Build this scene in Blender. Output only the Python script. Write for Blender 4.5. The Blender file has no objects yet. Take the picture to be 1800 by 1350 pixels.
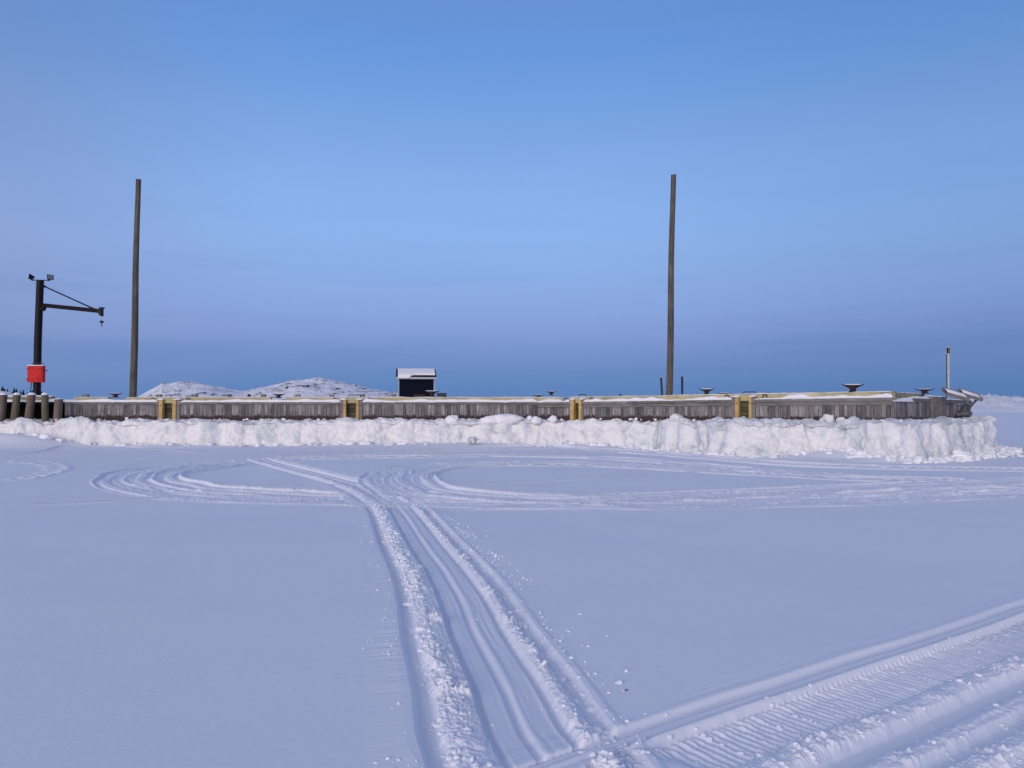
import bpy, bmesh, math, random
import numpy as np
from mathutils import Vector, Matrix, noise as mn
R_ = math.radians
random.seed(7); rng = np.random.default_rng(11)
sc = bpy.context.scene
COL = sc.collection
# ------------------------------------------------------------------ camera
F = 1352.0; EYE = 1.8; PITCH = math.atan((718-675)/F)
cd = bpy.data.cameras.new('camera'); cam = bpy.data.objects.new('camera', cd); COL.objects.link(cam)
cam.location = (0, 0, EYE); cam.rotation_euler = (math.pi/2 + PITCH, 0, 0)
cd.sensor_width = 36; cd.lens = 36*F/1800; cd.clip_start = 0.1; cd.clip_end = 20000
sc.camera = cam
def ray(x, y):
    a = (x-900)/F; b = (675-y)/F; c, s = math.cos(PITCH), math.sin(PITCH)
    return Vector((a, c - b*s, s + b*c))
def at(x, y, D):
    d = ray(x, y); return Vector((0, 0, EYE)) + d*(D/d.y)
def gnd(x, y, z=0.0):
    d = ray(x, y); t = (z-EYE)/d.z; return (d.x*t, d.y*t)
def zat(y, D): return at(900, y, D).z
# ------------------------------------------------------------------ world, sun, exposure
SUN_EL, SUN_AZ = 8.0, 180+26.0          # azimuth clockwise from +Y
w = bpy.data.worlds.new('World'); sc.world = w; w.use_nodes = True
nt = w.node_tree; nt.nodes.clear()
out = nt.nodes.new('ShaderNodeOutputWorld'); bg = nt.nodes.new('ShaderNodeBackground')
def wn(t, **kw):
    x = nt.nodes.new(t)
    for k, v in kw.items(): setattr(x, k, v)
    return x
def wl(a, b): nt.links.new(a, b)
def wmath(op, a, b, clamp=False):
    x = wn('ShaderNodeMath', operation=op); x.use_clamp = clamp
    for i, v in ((0, a), (1, b)):
        if isinstance(v, (int, float)): x.inputs[i].default_value = v
        else: wl(v, x.inputs[i])
    return x.outputs[0]
def wmix(f, a, b):
    x = wn('ShaderNodeMix', data_type='RGBA')
    for i, v in ((0, f), (6, a), (7, b)):
        if isinstance(v, (int, float)): x.inputs[i].default_value = v
        elif isinstance(v, tuple): x.inputs[i].default_value = (*v, 1)
        else: wl(v, x.inputs[i])
    return x.outputs[2]
def wramp(fac, stops, ip=None):
    x = wn('ShaderNodeValToRGB'); e = x.color_ramp.elements; x.color_ramp.interpolation = 'B_SPLINE' if len(stops) > 2 else 'EASE'
    if ip: x.color_ramp.interpolation = ip
    while len(e) < len(stops): e.new(.5)
    for k, (p, c) in enumerate(stops): e[k].position = p; e[k].color = (*c, 1) if isinstance(c, tuple) else (c, c, c, 1)
    wl(fac, x.inputs[0]); return x.outputs[0]
tc = wn('ShaderNodeTexCoord'); sx = wn('ShaderNodeSeparateXYZ'); wl(tc.outputs['Generated'], sx.inputs[0]); DX, DY, DZ = sx.outputs
base = wramp(DZ, [(0.0, (.112,.225,.485)), (.034, (.130,.246,.520)), (.083, (.205,.314,.631)), (.125, (.252,.386,.735)), (.225, (.262,.448,.835)), (.34, (.205,.385,.78)), (.455, (.138,.296,.686)), (.62, (.20,.275,.50)), (1.0, (.27,.31,.47))], 'CARDINAL')
# the sky turns lavender towards the left and warm behind the camera, where the low sun is
side = wramp(wmath('ADD', wmath('MULTIPLY', DX, -1.0), wmath('MULTIPLY', DY, -.25)), [(-.12, 0.0), (.40, 1.0)])
lift = wramp(DZ, [(0.0, .3), (.12, .8), (.3, .9), (.5, .7), (1.0, .2)])
c1 = wmix(wmath('MULTIPLY', wmath('MULTIPLY', side, lift), .85), base, wramp(DZ, [(0.0, (.20,.28,.52)), (.2, (.262,.350,.64)), (.40, (.150,.255,.53)), (1.0, (.25,.29,.46))], 'LINEAR'))
backw = wramp(wmath('MULTIPLY', DY, -1.0), [(-.15, 0.0), (.75, 1.0)])
low = wramp(DZ, [(0.0, 1.0), (.75, 0.0)])
c1 = wmix(wmath('MULTIPLY', backw, low), c1, (.70,.57,.62))
mp = wn('ShaderNodeMapping'); mp.inputs['Scale'].default_value = (1.2, 1.2, 16); mp.inputs['Rotation'].default_value = (0, R_(-3), 0); wl(tc.outputs['Generated'], mp.inputs[0])
cn = wn('ShaderNodeTexNoise'); cn.inputs['Scale'].default_value = 2.2; cn.inputs['Detail'].default_value = 4; wl(mp.outputs[0], cn.inputs['Vector'])
streak = wmath('MULTIPLY', wramp(cn.outputs['Fac'], [(.42, 0.0), (.68, 1.0)]), wramp(DZ, [(0.0, .5), (.06, .55), (.2, 0.0)]))
c1 = wmix(wmath('MULTIPLY', streak, .6), c1, (.105,.225,.50))
c1 = wmix(wmath('MULTIPLY', wramp(DX, [(.05, 0.0), (.6, 1.0)]), .22), c1, (.04,.11,.28))
wl(c1, bg.inputs[0]); wl(bg.outputs[0], out.inputs[0]); bg.inputs[1].default_value = 1.0
sl = bpy.data.lights.new('sun', 'SUN'); sun = bpy.data.objects.new('sun', sl); COL.objects.link(sun)
sl.energy = 2.5; sl.angle = R_(44); sl.color = (1.0, 0.86, 0.76)
sv = Vector((math.sin(R_(SUN_AZ))*math.cos(R_(SUN_EL)), math.cos(R_(SUN_AZ))*math.cos(R_(SUN_EL)), math.sin(R_(SUN_EL))))
sun.rotation_euler = sv.to_track_quat('Z', 'Y').to_euler(); sun.location = (-20, -20, 20)
sc.view_settings.view_transform = 'Standard'; sc.view_settings.look = 'None'
sc.view_settings.exposure = 0.0; sc.view_settings.gamma = 1.0
# ------------------------------------------------------------------ helpers
def tag(o, label=None, cat=None, group=None, kind=None):
    if label: o['label'] = label
    if cat: o['category'] = cat
    if group: o['group'] = group
    if kind: o['kind'] = kind
    return o
def empty(name, loc=(0, 0, 0)):
    o = bpy.data.objects.new(name, None); COL.objects.link(o); o.location = loc; o.empty_display_size = 0.2
    return o
class MB:
    def __init__(s): s.v = []; s.f = []; s.sm = []; s.mi = []; s.cur = 0
    def add(s, vs, fs, smooth=False):
        n = len(s.v); s.v += [tuple(v) for v in vs]; s.f += [tuple(i+n for i in f) for f in fs]; s.sm += [smooth]*len(fs); s.mi += [s.cur]*len(fs)
    def hexa(s, p):      # 8 corners: bottom ring 0-3, top ring 4-7
        s.add(p, [(0,3,2,1),(4,5,6,7),(0,1,5,4),(1,2,6,5),(2,3,7,6),(3,0,4,7)])
    def box(s, x0, x1, y0, y1, z0, z1):
        s.hexa([(x0,y0,z0),(x1,y0,z0),(x1,y1,z0),(x0,y1,z0),(x0,y0,z1),(x1,y0,z1),(x1,y1,z1),(x0,y1,z1)])
    def bar(s, a, b, w, h, up=(0,0,1)):
        a, b = Vector(a), Vector(b); d = (b-a).normalized(); u = Vector(up)
        if abs(d.dot(u)) > .98: u = Vector((0,1,0))
        r = d.cross(u).normalized()*(w/2); t = r.cross(d).normalized()*(h/2)
        s.hexa([a-r-t, a+r-t, b+r-t, b-r-t, a-r+t, a+r+t, b+r+t, b-r+t])
    def tube(s, pts, rad, n=10, cap=True):
        pts = [Vector(p) for p in pts]; rad = rad if isinstance(rad, (list, tuple)) else [rad]*len(pts)
        vs = []; prev = None
        for i, p in enumerate(pts):
            d = (pts[min(i+1, len(pts)-1)] - pts[max(i-1, 0)]).normalized()
            if prev is None:
                u = Vector((0,0,1)) if abs(d.z) < .9 else Vector((1,0,0)); r = d.cross(u).normalized()
            else: r = (prev - d*prev.dot(d)).normalized()
            prev = r; t = d.cross(r)
            for k in range(n):
                a = 2*math.pi*k/n; vs.append(p + (r*math.cos(a) + t*math.sin(a))*rad[i])
        fs = []
        for i in range(len(pts)-1):
            for k in range(n):
                k2 = (k+1) % n; fs.append((i*n+k, i*n+k2, (i+1)*n+k2, (i+1)*n+k))
        s.add(vs, fs, True)
        if cap:
            m = len(pts)-1
            s.add(vs[:n], [tuple(range(n))[::-1]]); s.add(vs[m*n:], [tuple(range(n))])
    def grid(s, rows, smooth=True, closed=False):
        n = len(rows[0]); vs = [p for r in rows for p in r]; fs = []
        for i in range(len(rows)-1):
            for k in range(n-1 if not closed else n):
                k2 = (k+1) % n; fs.append((i*n+k, i*n+k2, (i+1)*n+k2, (i+1)*n+k))
        s.add(vs, fs, smooth)
    def build(s, name, mat, parent=None, bevel=0):
        me = bpy.data.meshes.new(name); me.from_pydata(s.v, [], s.f)
        me.polygons.foreach_set('use_smooth', s.sm); me.polygons.foreach_set('material_index', s.mi)
        bm = bmesh.new(); bm.from_mesh(me); bmesh.ops.recalc_face_normals(bm, faces=bm.faces)
        if bevel: bmesh.ops.bevel(bm, geom=list(bm.edges), offset=bevel, segments=1, affect='EDGES', clamp_overlap=True)
        bm.to_mesh(me); bm.free()
        for m_ in (mat if isinstance(mat, list) else [mat]): me.materials.append(m_)
        o = bpy.data.objects.new(name, me); COL.objects.link(o)
        if parent:
            o.parent = parent
            P = parent; M = Matrix.Identity(4)
            while P: M = P.matrix_basis @ M; P = P.parent
            me.transform(M.inverted())
        return o
def copy_tree(o, parent=None):
    c = o.copy(); COL.objects.link(c); c.parent = parent
    for ch in list(o.children): copy_tree(ch, c)
    return c
def np_mesh(name, verts, faces, mat, smooth=True):
    me = bpy.data.meshes.new(name)
    me.vertices.add(len(verts)); me.vertices.foreach_set('co', np.asarray(verts, np.float32).ravel())
    nf = len(faces); k = faces.shape[1]
    me.loops.add(nf*k); me.loops.foreach_set('vertex_index', faces.astype(np.int32).ravel())
    me.polygons.add(nf); me.polygons.foreach_set('loop_start', np.arange(nf, dtype=np.int32)*k)
    me.polygons.foreach_set('use_smooth', np.full(nf, smooth))
    me.update(calc_edges=True); me.materials.append(mat)
    o = bpy.data.objects.new(name, me); COL.objects.link(o); return o
# numpy value noise
TAB = rng.random((256, 256)).astype(np.float32)
def vn(x, y):
    xi = np.floor(x).astype(np.int64); yi = np.floor(y).astype(np.int64)
    fx = x-xi; fy = y-yi; fx = fx*fx*(3-2*fx); fy = fy*fy*(3-2*fy)
    a = TAB[xi & 255, yi & 255]; b = TAB[(xi+1) & 255, yi & 255]; c = TAB[xi & 255, (yi+1) & 255]; d = TAB[(xi+1) & 255, (yi+1) & 255]
    return (a+(b-a)*fx)*(1-fy) + (c+(d-c)*fx)*fy
def fbm(x, y, o=4, g=.5):
    s = 0; a = 1; t = 0
    for i in range(o):
        s = s + a*vn(x+17.3*i, y-9.1*i); t += a; a *= g; x = x*2.03; y = y*2.03
    return s/t - .5
def lumps(x, y, cell, keep=.6):
    """rounded pebbles: height 0..1"""
    x = x/cell; y = y/cell; xi = np.floor(x).astype(np.int64); yi = np.floor(y).astype(np.int64)
    h = np.zeros_like(x)
    for dx in (-1, 0, 1):
        for dy in (-1, 0, 1):
            cx = xi+dx; cy = yi+dy
            jx = TAB[cx & 255, cy & 255]; jy = TAB[(cx+91) & 255, (cy+37) & 255]; sz = TAB[(cx+13) & 255, (cy+151) & 255]
            r = np.where(sz < keep, .3+.55*sz/keep, 0.01)
            d2 = (x-cx-jx)**2 + (y-cy-jy)**2
            h = np.maximum(h, np.sqrt(np.maximum(0, r*r-d2)))
    return h
# ------------------------------------------------------------------ materials
def mat(name, col, rough=.7, metal=0, spec=.3):
    m = bpy.data.materials.new(name); m.use_nodes = True; b = m.node_tree.nodes['Principled BSDF']
    b.inputs['Base Color'].default_value = (*col, 1); b.inputs['Roughness'].default_value = rough
    b.inputs['Metallic'].default_value = metal; b.inputs['Specular IOR Level'].default_value = spec
    return m
class NT:
    def __init__(s, m): s.t = m.node_tree; s.b = s.t.nodes['Principled BSDF']
    def n(s, typ, **kw):
        x = s.t.nodes.new(typ)
        for k, v in kw.items(): setattr(x, k, v)
        return x
    def l(s, a, b): s.t.links.new(a, b)
    def noise(s, vec, scale, detail=4, rough=.55, dist=0):
        x = s.n('ShaderNodeTexNoise'); x.inputs['Scale'].default_value = scale; x.inputs['Detail'].default_value = detail
        x.inputs['Roughness'].default_value = rough; x.inputs['Distortion'].default_value = dist
        if vec: s.l(vec, x.inputs['Vector'])
        return x.outputs['Fac']
    def mapping(s, vec, scale):
        x = s.n('ShaderNodeMapping'); x.inputs['Scale'].default_value = scale; s.l(vec, x.inputs['Vector']); return x.outputs[0]
    def ramp(s, fac, stops):
        x = s.n('ShaderNodeValToRGB'); e = x.color_ramp.elements
        while len(e) < len(stops): e.new(.5)
        for k, (p, c) in enumerate(stops):
            e[k].position = p; e[k].color = (*c, 1) if isinstance(c, tuple) else (c, c, c, 1)
        s.l(fac, x.inputs[0]); return x.outputs[0]
    def mix(s, fac, a, b, mode='MIX'):
        x = s.n('ShaderNodeMix', data_type='RGBA', blend_type=mode)
        for i, v in ((0, fac), (6, a), (7, b)):
            if isinstance(v, (int, float)): x.inputs[i].default_value = v
            elif isinstance(v, tuple): x.inputs[i].default_value = (*v, 1)
            else: s.l(v, x.inputs[i])
        return x.outputs[2]
    def math(s, op, a, b=0.0, clamp=False):
        x = s.n('ShaderNodeMath', operation=op); x.use_clamp = clamp
        for i, v in ((0, a), (1, b)):
            if isinstance(v, (int, float)): x.inputs[i].default_value = v
            else: s.l(v, x.inputs[i])
        return x.outputs[0]
    def bump(s, h, strength=.5, dist=.01, prev=None):
        x = s.n('ShaderNodeBump'); x.inputs['Strength'].default_value = strength; x.inputs['Distance'].default_value = dist
        s.l(h, x.inputs['Height'])
        if prev: s.l(prev, x.inputs['Normal'])
        return x.outputs[0]
    def obj(s): return s.n('ShaderNodeNewGeometry').outputs['Position']
def snow_mat(name, col=(.83, .85, .89), fine=120):
    m = mat(name, col, .75, 0, .2); k = NT(m); p = k.obj()
    a = k.noise(p, fine, 3, .6); b = k.noise(p, 14, 4, .6)
    nb = k.bump(b, .12, .02); nb = k.bump(a, .35, .003, nb)
    k.l(nb, k.b.inputs['Normal'])
    c = k.mix(k.ramp(k.noise(p, .35, 4), [(.35, 0.0), (.7, 1.0)]), col, tuple(v*.97 for v in col))
    k.l(c, k.b.inputs['Base Color'])
    return m
M_GROUND = snow_mat('snow_ground_material', (.80, .83, .90), 90)
M_SNOW = snow_mat('snow_material', (.84, .85, .88), 60)
def ice_mat():
    m = mat('ice_material', (.8, .83, .85), .55, 0, .35); k = NT(m); p = k.obj()
    n1 = k.noise(p, .9, 5, .6, .6); n2 = k.noise(p, 3.5, 5, .65, .4)
    f = k.math('ADD', k.math('MULTIPLY', n1, .6), k.math('MULTIPLY', n2, .4))
    c = k.ramp(f, [(.35, (.47, .545, .55)), (.43, (.70, .74, .745)), (.52, (.84, .845, .85)), (.7, (.88, .88, .885))])
    dirt = k.ramp(k.noise(p, 5.5, 6, .7, .8), [(.66, 0.0), (.74, 1.0)])
    c = k.mix(k.math('MULTIPLY', dirt, .35), c, (.42, .42, .38))
    k.l(c, k.b.inputs['Base Color'])
    nb = k.bump(k.noise(p, 4, 6, .65), .55, .10); nb = k.bump(k.noise(p, 20, 5, .7), .8, .04, nb)
    k.l(nb, k.b.inputs['Normal'])
    return m
M_ICE = ice_mat()
def wood_mat(name, c1, c2, grain=(3, 3, 40), island=.25, stain=None, rough=.85):
    """grain runs along z when grain[2] is small"""
    m = mat(name, c1, rough, 0, .15); k = NT(m); p = k.obj()
    g = k.noise(k.mapping(p, grain), 1, 5, .65)
    big = k.noise(p, 1.3, 3)
    c = k.mix(k.ramp(g, [(.3, 0.0), (.7, 1.0)]), c1, c2)
    geo = k.n('ShaderNodeNewGeometry')
    r = k.n('ShaderNodeMapRange'); k.l(geo.outputs['Random Per Island'], r.inputs[0])
    r.inputs[3].default_value = 1-island*1.6; r.inputs[4].default_value = 1+island
    hs = k.n('ShaderNodeHueSaturation'); k.l(r.outputs[0], hs.inputs['Value']); k.l(c, hs.inputs['Color'])
    r2 = k.n('ShaderNodeMapRange'); k.l(big, r2.inputs[0]); r2.inputs[1].default_value = .3; r2.inputs[2].default_value = .7
    r2.inputs[3].default_value = .75; r2.inputs[4].default_value = 1.2
    hs2 = k.n('ShaderNodeHueSaturation'); k.l(r2.outputs[0], hs2.inputs['Value']); k.l(hs.outputs[0], hs2.inputs['Color'])
    c = hs2.outputs[0]
    if stain:
        z0, z1, sc_ = stain
        sep = k.n('ShaderNodeSeparateXYZ'); k.l(p, sep.inputs[0])
        isl = k.math('MULTIPLY', geo.outputs['Random Per Island'], .10)
        zz = k.math('SUBTRACT', k.math('ADD', sep.outputs[2], k.math('MULTIPLY', k.noise(k.mapping(p, (9, 9, 3)), 1, 4), .22)), isl)
        q = k.n('ShaderNodeMapRange'); k.l(zz, q.inputs[0]); q.inputs[1].default_value = z0; q.inputs[2].default_value = z1
        q.inputs[3].default_value = 1; q.inputs[4].default_value = 0
        c = k.mix(q.outputs[0], c, sc_)
    k.l(c, k.b.inputs['Base Color'])
    k.l(k.bump(g, .5, .01), k.b.inputs['Normal'])
    return m
M_BOARD = wood_mat('weathered_board_material', (.10, .092, .094), (.36, .34, .345), (30, 30, 2.2), .34, (1.46, 1.54, (.065, .045, .043)))
M_FASCIA = wood_mat('weathered_plank_material', (.11, .103, .10), (.26, .25, .245), (2, 2, 45), .15)
M_CURB = wood_mat('treated_timber_material', (.38, .33, .17), (.50, .45, .27), (1.5, 1.5, 30), .12)
M_CURBOLD = wood_mat('mossy_timber_material', (.20, .19, .12), (.33, .30, .20), (1.5, 1.5, 30), .12)
M_YPOST = wood_mat('ochre_post_material', (.44, .29, .11), (.56, .40, .17), (20, 20, 2), .08)
M_RECESS = wood_mat('green_plank_material', (.07, .072, .045), (.14, .14, .09), (3, 3, 45), .2)
M_SHADEW = mat('shade_black_timber_material', (.006, .006, .006), 1.0, 0, 0)  # near-black base colour puts the shade under the pier into the timber
M_PILEB = wood_mat('brown_pile_material', (.115, .085, .068), (.18, .145, .12), (16, 16, 1.5), .1)
M_PILEG = wood_mat('green_pile_material', (.095, .092, .062), (.15, .145, .10), (16, 16, 1.5), .1)
M_POLE = wood_mat('pole_wood_material', (.05, .047, .034), (.17, .155, .115), (18, 18, .7), .05)
M_POLE2 = wood_mat('brown_pole_wood_material', (.055, .046, .038), (.18, .155, .12), (18, 18, .7), .05)
M_BLACK = mat('black_steel_material', (.004, .0035, .004), .6, 0, .25)
M_RUST = mat('rusty_boom_material', (.012, .006, .007), .8, 0, .2)
def paint(name, c, c2, rough=.5):
    m = mat(name, c, rough); k = NT(m); p = k.obj()
    k.l(k.mix(k.ramp(k.noise(p, 6, 5), [(.45, 0.0), (.7, 1.0)]), c, c2), k.b.inputs['Base Color']); return m
M_RED = paint('red_paint_material', (.60, .028, .022), (.42, .025, .02), .65)
M_RED.node_tree.nodes['Principled BSDF'].inputs['Specular IOR Level'].default_value = .15
M_MAROON = paint('maroon_iron_material', (.028, .008, .008), (.010, .006, .006), .7)
M_IRON = mat('grey_iron_material', (.03, .03, .035), .6)
M_NAVY = paint('navy_cladding_material', (.003, .005, .018), (.002, .0035, .012), .75)
M_NAVY.node_tree.nodes['Principled BSDF'].inputs['Specular IOR Level'].default_value = .12
M_WHITE = mat('white_trim_material', (.42, .42, .45), .6)
M_GALV = paint('galvanised_material', (.42, .44, .45), (.34, .36, .37), .4)
M_LENS = mat('lamp_glass_material', (.18, .19, .18), .15, 0, .6)
M_GREEN = mat('dark_green_material', (.012, .035, .035), .5)
M_PIPE = mat('dark_pipe_material', (.025, .028, .035), .55)
def hill_mat(name, rock=(.055, .055, .065), thr=.57):
    m = mat(name, (.7, .72, .8), .9, 0, .1); k = NT(m); p = k.obj()
    a = k.noise(k.mapping(p, (1, .5, 3.2)), .03, 7, .72, .4)
    b = k.noise(k.mapping(p, (1, .5, 3.0)), .16, 5, .75)
    f = k.math('ADD', k.math('MULTIPLY', a, .62), k.math('MULTIPLY', b, .38))
    k.l(k.mix(k.ramp(f, [(thr-.015, 0.0), (thr+.02, 1.0)]), (.76, .78, .84), rock), k.b.inputs['Base Color'])
    return m
M_HILL = hill_mat('snowy_hill_material', (.07, .078, .11), thr=.553)
M_RIDGE = hill_mat('ice_ridge_material', (.35, .38, .48), .60)
M_FIR = mat('conifer_needle_material', (.022, .032, .030), .9, 0, .1)
M_BARK = mat('bark_material', (.04, .03, .025), .9)

# ------------------------------------------------------------------ snow ground with tracks
az_d = np.radians(np.linspace(-38, 38, 1300)); az_c = np.radians(np.arange(43, 320, 5.0))
AZ = np.concatenate([az_d, az_c]); NC = len(AZ)
rr = [.3, 1.0, 1.8, 2.6]; r = 3.3
while r < 43: rr.append(r); r += min(.00036*r*r*1.05, .065)
while r < 9000: rr.append(r); r *= 1.045
RR = np.array(rr); NR = len(RR)
GX = RR[:, None]*np.sin(AZ)[None, :]; GY = RR[:, None]*np.cos(AZ)[None, :]
fade = np.clip((60-RR)/15, 0, 1)[:, None]
H = (fbm(GX*.22, GY*.22, 3)*.075 + fbm(GX*1.1+5, GY*1.1, 3)*.008 + fbm(GX*9, GY*2.0, 3)*.0008)*fade
far = np.clip((RR-60)/200, 0, 1)[:, None]
H += far*(fbm(GX*.02, GY*.02, 4)*1.2 - .25)
def bumpg(px, py, lx, ly, h, rot=0):
    global H
    cx, cy = gnd(px, py); c, s = math.cos(R_(rot)), math.sin(R_(rot))
    u = (GX-cx)*c + (GY-cy)*s; v = -(GX-cx)*s + (GY-cy)*c
    H += h*np.exp(-(u/lx)**2 - (v/ly)**2)
bumpg(-60, 786, 4.6, 1.5, .55); bumpg(30, 786, 2.2, 1.0, .18)
bumpg(800, 781, 3.0, 1.6, .17); bumpg(1480, 806, 1.6, .9, .30, -30); bumpg(1560, 812, 1.2, .5, .12)
bumpg(290, 787, 2.5, .7, .10)
BK = [(-30, .0), (-21, .0), (-12, .02), (-9.5, .09), (-5, .14), (-2.5, .165), (0, .16), (3, .13), (5, .06), (7, .0), (30, 0)]
def bank_h(x): return np.interp(x, [p[0] for p in BK], [p[1] for p in BK])
H += bank_h(GX)*np.clip((GY-32)/3.6, 0, 1)**1.5*np.clip((41-GY)/3, 0, 1)
def crom(P, step=.2):
    P = [Vector(p) for p in P]; P = [P[0]*2-P[1]] + P + [P[-1]*2-P[-2]]; o = []
    for i in range(1, len(P)-2):
        n = max(2, int((P[i+1]-P[i]).length/step))
        for k in range(n):
            t = k/n; a, b, c, d = P[i-1:i+3]
            o.append(.5*((2*b) + (c-a)*t + (2*a-5*b+4*c-d)*t*t + (3*b-a-3*c+d)*t**3))
    o.append(P[-2]); return o
def path_uv(pts, W):
    """signed lateral distance and arc length to a smooth path, over the ground grid"""
    Q = crom(pts); U = np.full(H.shape, 99.0, np.float32); S = np.zeros(H.shape, np.float32); s = 0
    for a, b in zip(Q[:-1], Q[1:]):
        L = (b-a).length
        if L < 1e-6: continue
        mid = (a+b)/2; rc = mid.length; m = W + L
        i0, i1 = np.searchsorted(RR, [max(rc-m, .3), rc+m])
        ac = math.atan2(mid.x, mid.y); da = math.asin(min(.99, m/max(rc, m*1.02)))
        j0, j1 = np.searchsorted(az_d, [ac-da, ac+da])
        if j1 > j0 and i1 > i0:
            x = GX[i0:i1, j0:j1]-a.x; y = GY[i0:i1, j0:j1]-a.y; dx, dy = (b-a)/L
            t = np.clip(x*dx+y*dy, 0, L); ex = x-t*dx; ey = y-t*dy
            d = np.hypot(ex, ey); sg = np.where(x*dy - y*dx >= 0, 1, -1)
            sub = U[i0:i1, j0:j1]; k = d < np.abs(sub)
            sub[k] = (d*sg)[k]; S[i0:i1, j0:j1][k] = (s+t)[k]
        s += L
    return U, S, Q
TLUMP_ = []
def stamp(pts, W, prof, lump=None, lcell=.05, lamp=.03, jit=.03, ribs=None, ends=.6, stria=.006, k=1.0, edge=.06):
    global H
    g = [gnd(*p) for p in pts]; U, S, Q = path_uv(g, W+.1); m = np.abs(U) < W
    if not m.any(): return Q
    u = U[m]; s = S[m]; x = GX[m]; y = GY[m]
    u2 = u + jit*(vn(s*.8, u*0+3.0+len(pts))-.5)*2 + min(jit, .02)*.8*(vn(s*9, u*4)-.5)
    pu = [p[0] for p in prof]; pz = [p[1]*k for p in prof]
    h = np.interp(u2, pu, pz)
    h += stria*(vn(u*38, s*1.2)-.5)*np.clip((.6-np.abs(u))/.05, 0, 1) if W < .9 and lump is TLUMP_ else stria*(vn(u*16, s*.35)-.5)*np.clip((W-np.abs(u))/.25, 0, 1)
    if lump is not None:
        a = np.interp(u2, [p[0] for p in lump], [p[1] for p in lump])
        a = a*np.clip(.15+1.5*vn(s*1.9+4, u*3), 0, 1.5)
        pt = np.clip((vn(x*5+3, y*5)-.42)*4, 0, 1)                  # patches of clods between finer broken snow
        h += a*(lamp*(pt*(1.25*lumps(x, y, lcell*1.2) + .6*lumps(x+3, y+7, lcell*.5, .8)) + .45*lumps(x+1, y+2, lcell*.3, .9)) + lamp*.9*fbm(x*18, y*18, 4, .65))
    if ribs is not None:
        h += ribs(u, s)
    tot = S.max()
    w_ = np.clip((W-np.abs(u))/edge, 0, 1)*np.clip(s/ends, 0, 1)*np.clip((tot-s)/ends, 0, 1)
    H[m] = H[m]*(1-w_*.75) + h*w_
    return Q
SLED = [(-.95,0),(-.73,.004),(-.665,.062),(-.60,-.03),(-.51,-.03),(-.47,.010),(-.32,.006),(-.27,-.028),(.27,-.028),(.32,.006),(.47,.010),(.51,-.03),(.60,-.03),(.665,.062),(.73,.004),(.95,0)]
LSLED = [(-.8,0),(-.6,.8),(.6,.8),(.8,0)]
far_kw = dict(lump=LSLED, lcell=.12, lamp=.022, jit=.14, stria=.026, edge=.15)
# upper long tracks
stamp([(470,808),(560,804),(640,800),(720,796),(800,792),(900,789),(1000,789),(1100,794),(1250,806),(1400,816),(1550,822),(1800,827),(1900,828)], .95, SLED, k=1.3, **far_kw)
stamp([(800,800),(900,801),(1000,803),(1100,808),(1200,816),(1300,825),(1400,832),(1500,837)], .8, SLED, k=1.1, **far_kw)
stamp([(780,784),(860,781),(950,786),(1050,792),(1150,797)], .7, SLED, k=.9, **far_kw)
# main trail, two sledges deep, from the loops to the camera
TRAIL = [(-.86,0),(-.64,.003),(-.58,.0),(-.545,-.065),(-.47,-.062),(-.43,-.004),(-.35,.022),(-.25,.012),(-.205,.0),(-.190,-.062),(-.155,-.066),(-.135,-.030),(-.02,-.030),(.0,-.056),(.028,-.054),(.05,-.020),(.07,-.015),(.105,-.026),(.215,-.030),(.235,-.066),(.262,-.062),(.295,.000),(.34,.020),(.385,.002),(.42,-.036),(.485,-.040),(.525,.010),(.555,.016),(.60,.003),(.86,0)]
TLUMP = TLUMP_; TLUMP += [(-.72,0),(-.62,.10),(-.57,.06),(-.48,.10),(-.44,.8),(-.35,1.1),(-.22,1.0),(-.19,.08),(-.15,.05),(.0,.05),(.20,.06),(.26,.3),(.29,.8),(.37,.85),(.42,.6),(.5,.45),(.53,.08),(.62,.08),(.75,0)]
QT = stamp(list(reversed([(455,806),(475,812),(505,820),(560,834),(620,850),(664,868),(698,890),(739,950),(776,1000),(805,1050),(826,1100),(852,1150),(879,1200),(914,1280),(961,1350),(1016,1440),(1066,1500)])), .86, TRAIL, TLUMP, lcell=.055, lamp=.026, jit=.006, stria=.007, k=.9, edge=.26)
# left oval
stamp([(1960,864),(1800,857),(1600,868),(1400,876),(1200,880),(1000,880),(800,879),(640,876),(500,871),(400,864),(330,858),(282,850),(264,841),(282,832),(330,825),(380,819),(450,813),(520,808),(640,804),(760,803),(860,801)], .95, SLED, k=1.25, **far_kw)
stamp([(1960,872),(1800,868),(1600,876),(1400,884),(1200,887),(1000,886),(800,884),(640,881),(500,879),(380,874),(300,867),(240,855),(216,843),(232,832),(275,824),(330,817),(420,811),(500,807)], .8, SLED, k=.7, **far_kw)
stamp([(690,884),(664,868),(620,850),(560,834),(505,820),(475,812),(455,806)], .80, TRAIL, TLUMP, lcell=.055, lamp=.02, jit=.006, k=.9, ends=1.0, edge=.15)
# right oval
stamp([(1960,856),(1800,852),(1650,846),(1500,841),(1350,835),(1250,829),(1150,823),(1050,819),(950,817),(850,818),(780,822),(735,829),(714,838),(722,850),(755,861),(820,870),(920,877),(1040,880)], .95, SLED, k=1.25, **far_kw)
stamp([(1500,836),(1300,827),(1100,816),(950,813),(820,814),(745,819),(695,828),(672,838),(678,850),(706,864),(765,874)], .7, SLED, k=.7, **far_kw)
stamp([(1960,838),(1800,846),(1650,852),(1500,858),(1350,866),(1200,872),(1050,876)], .8, SLED, k=.9, **far_kw)
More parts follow.
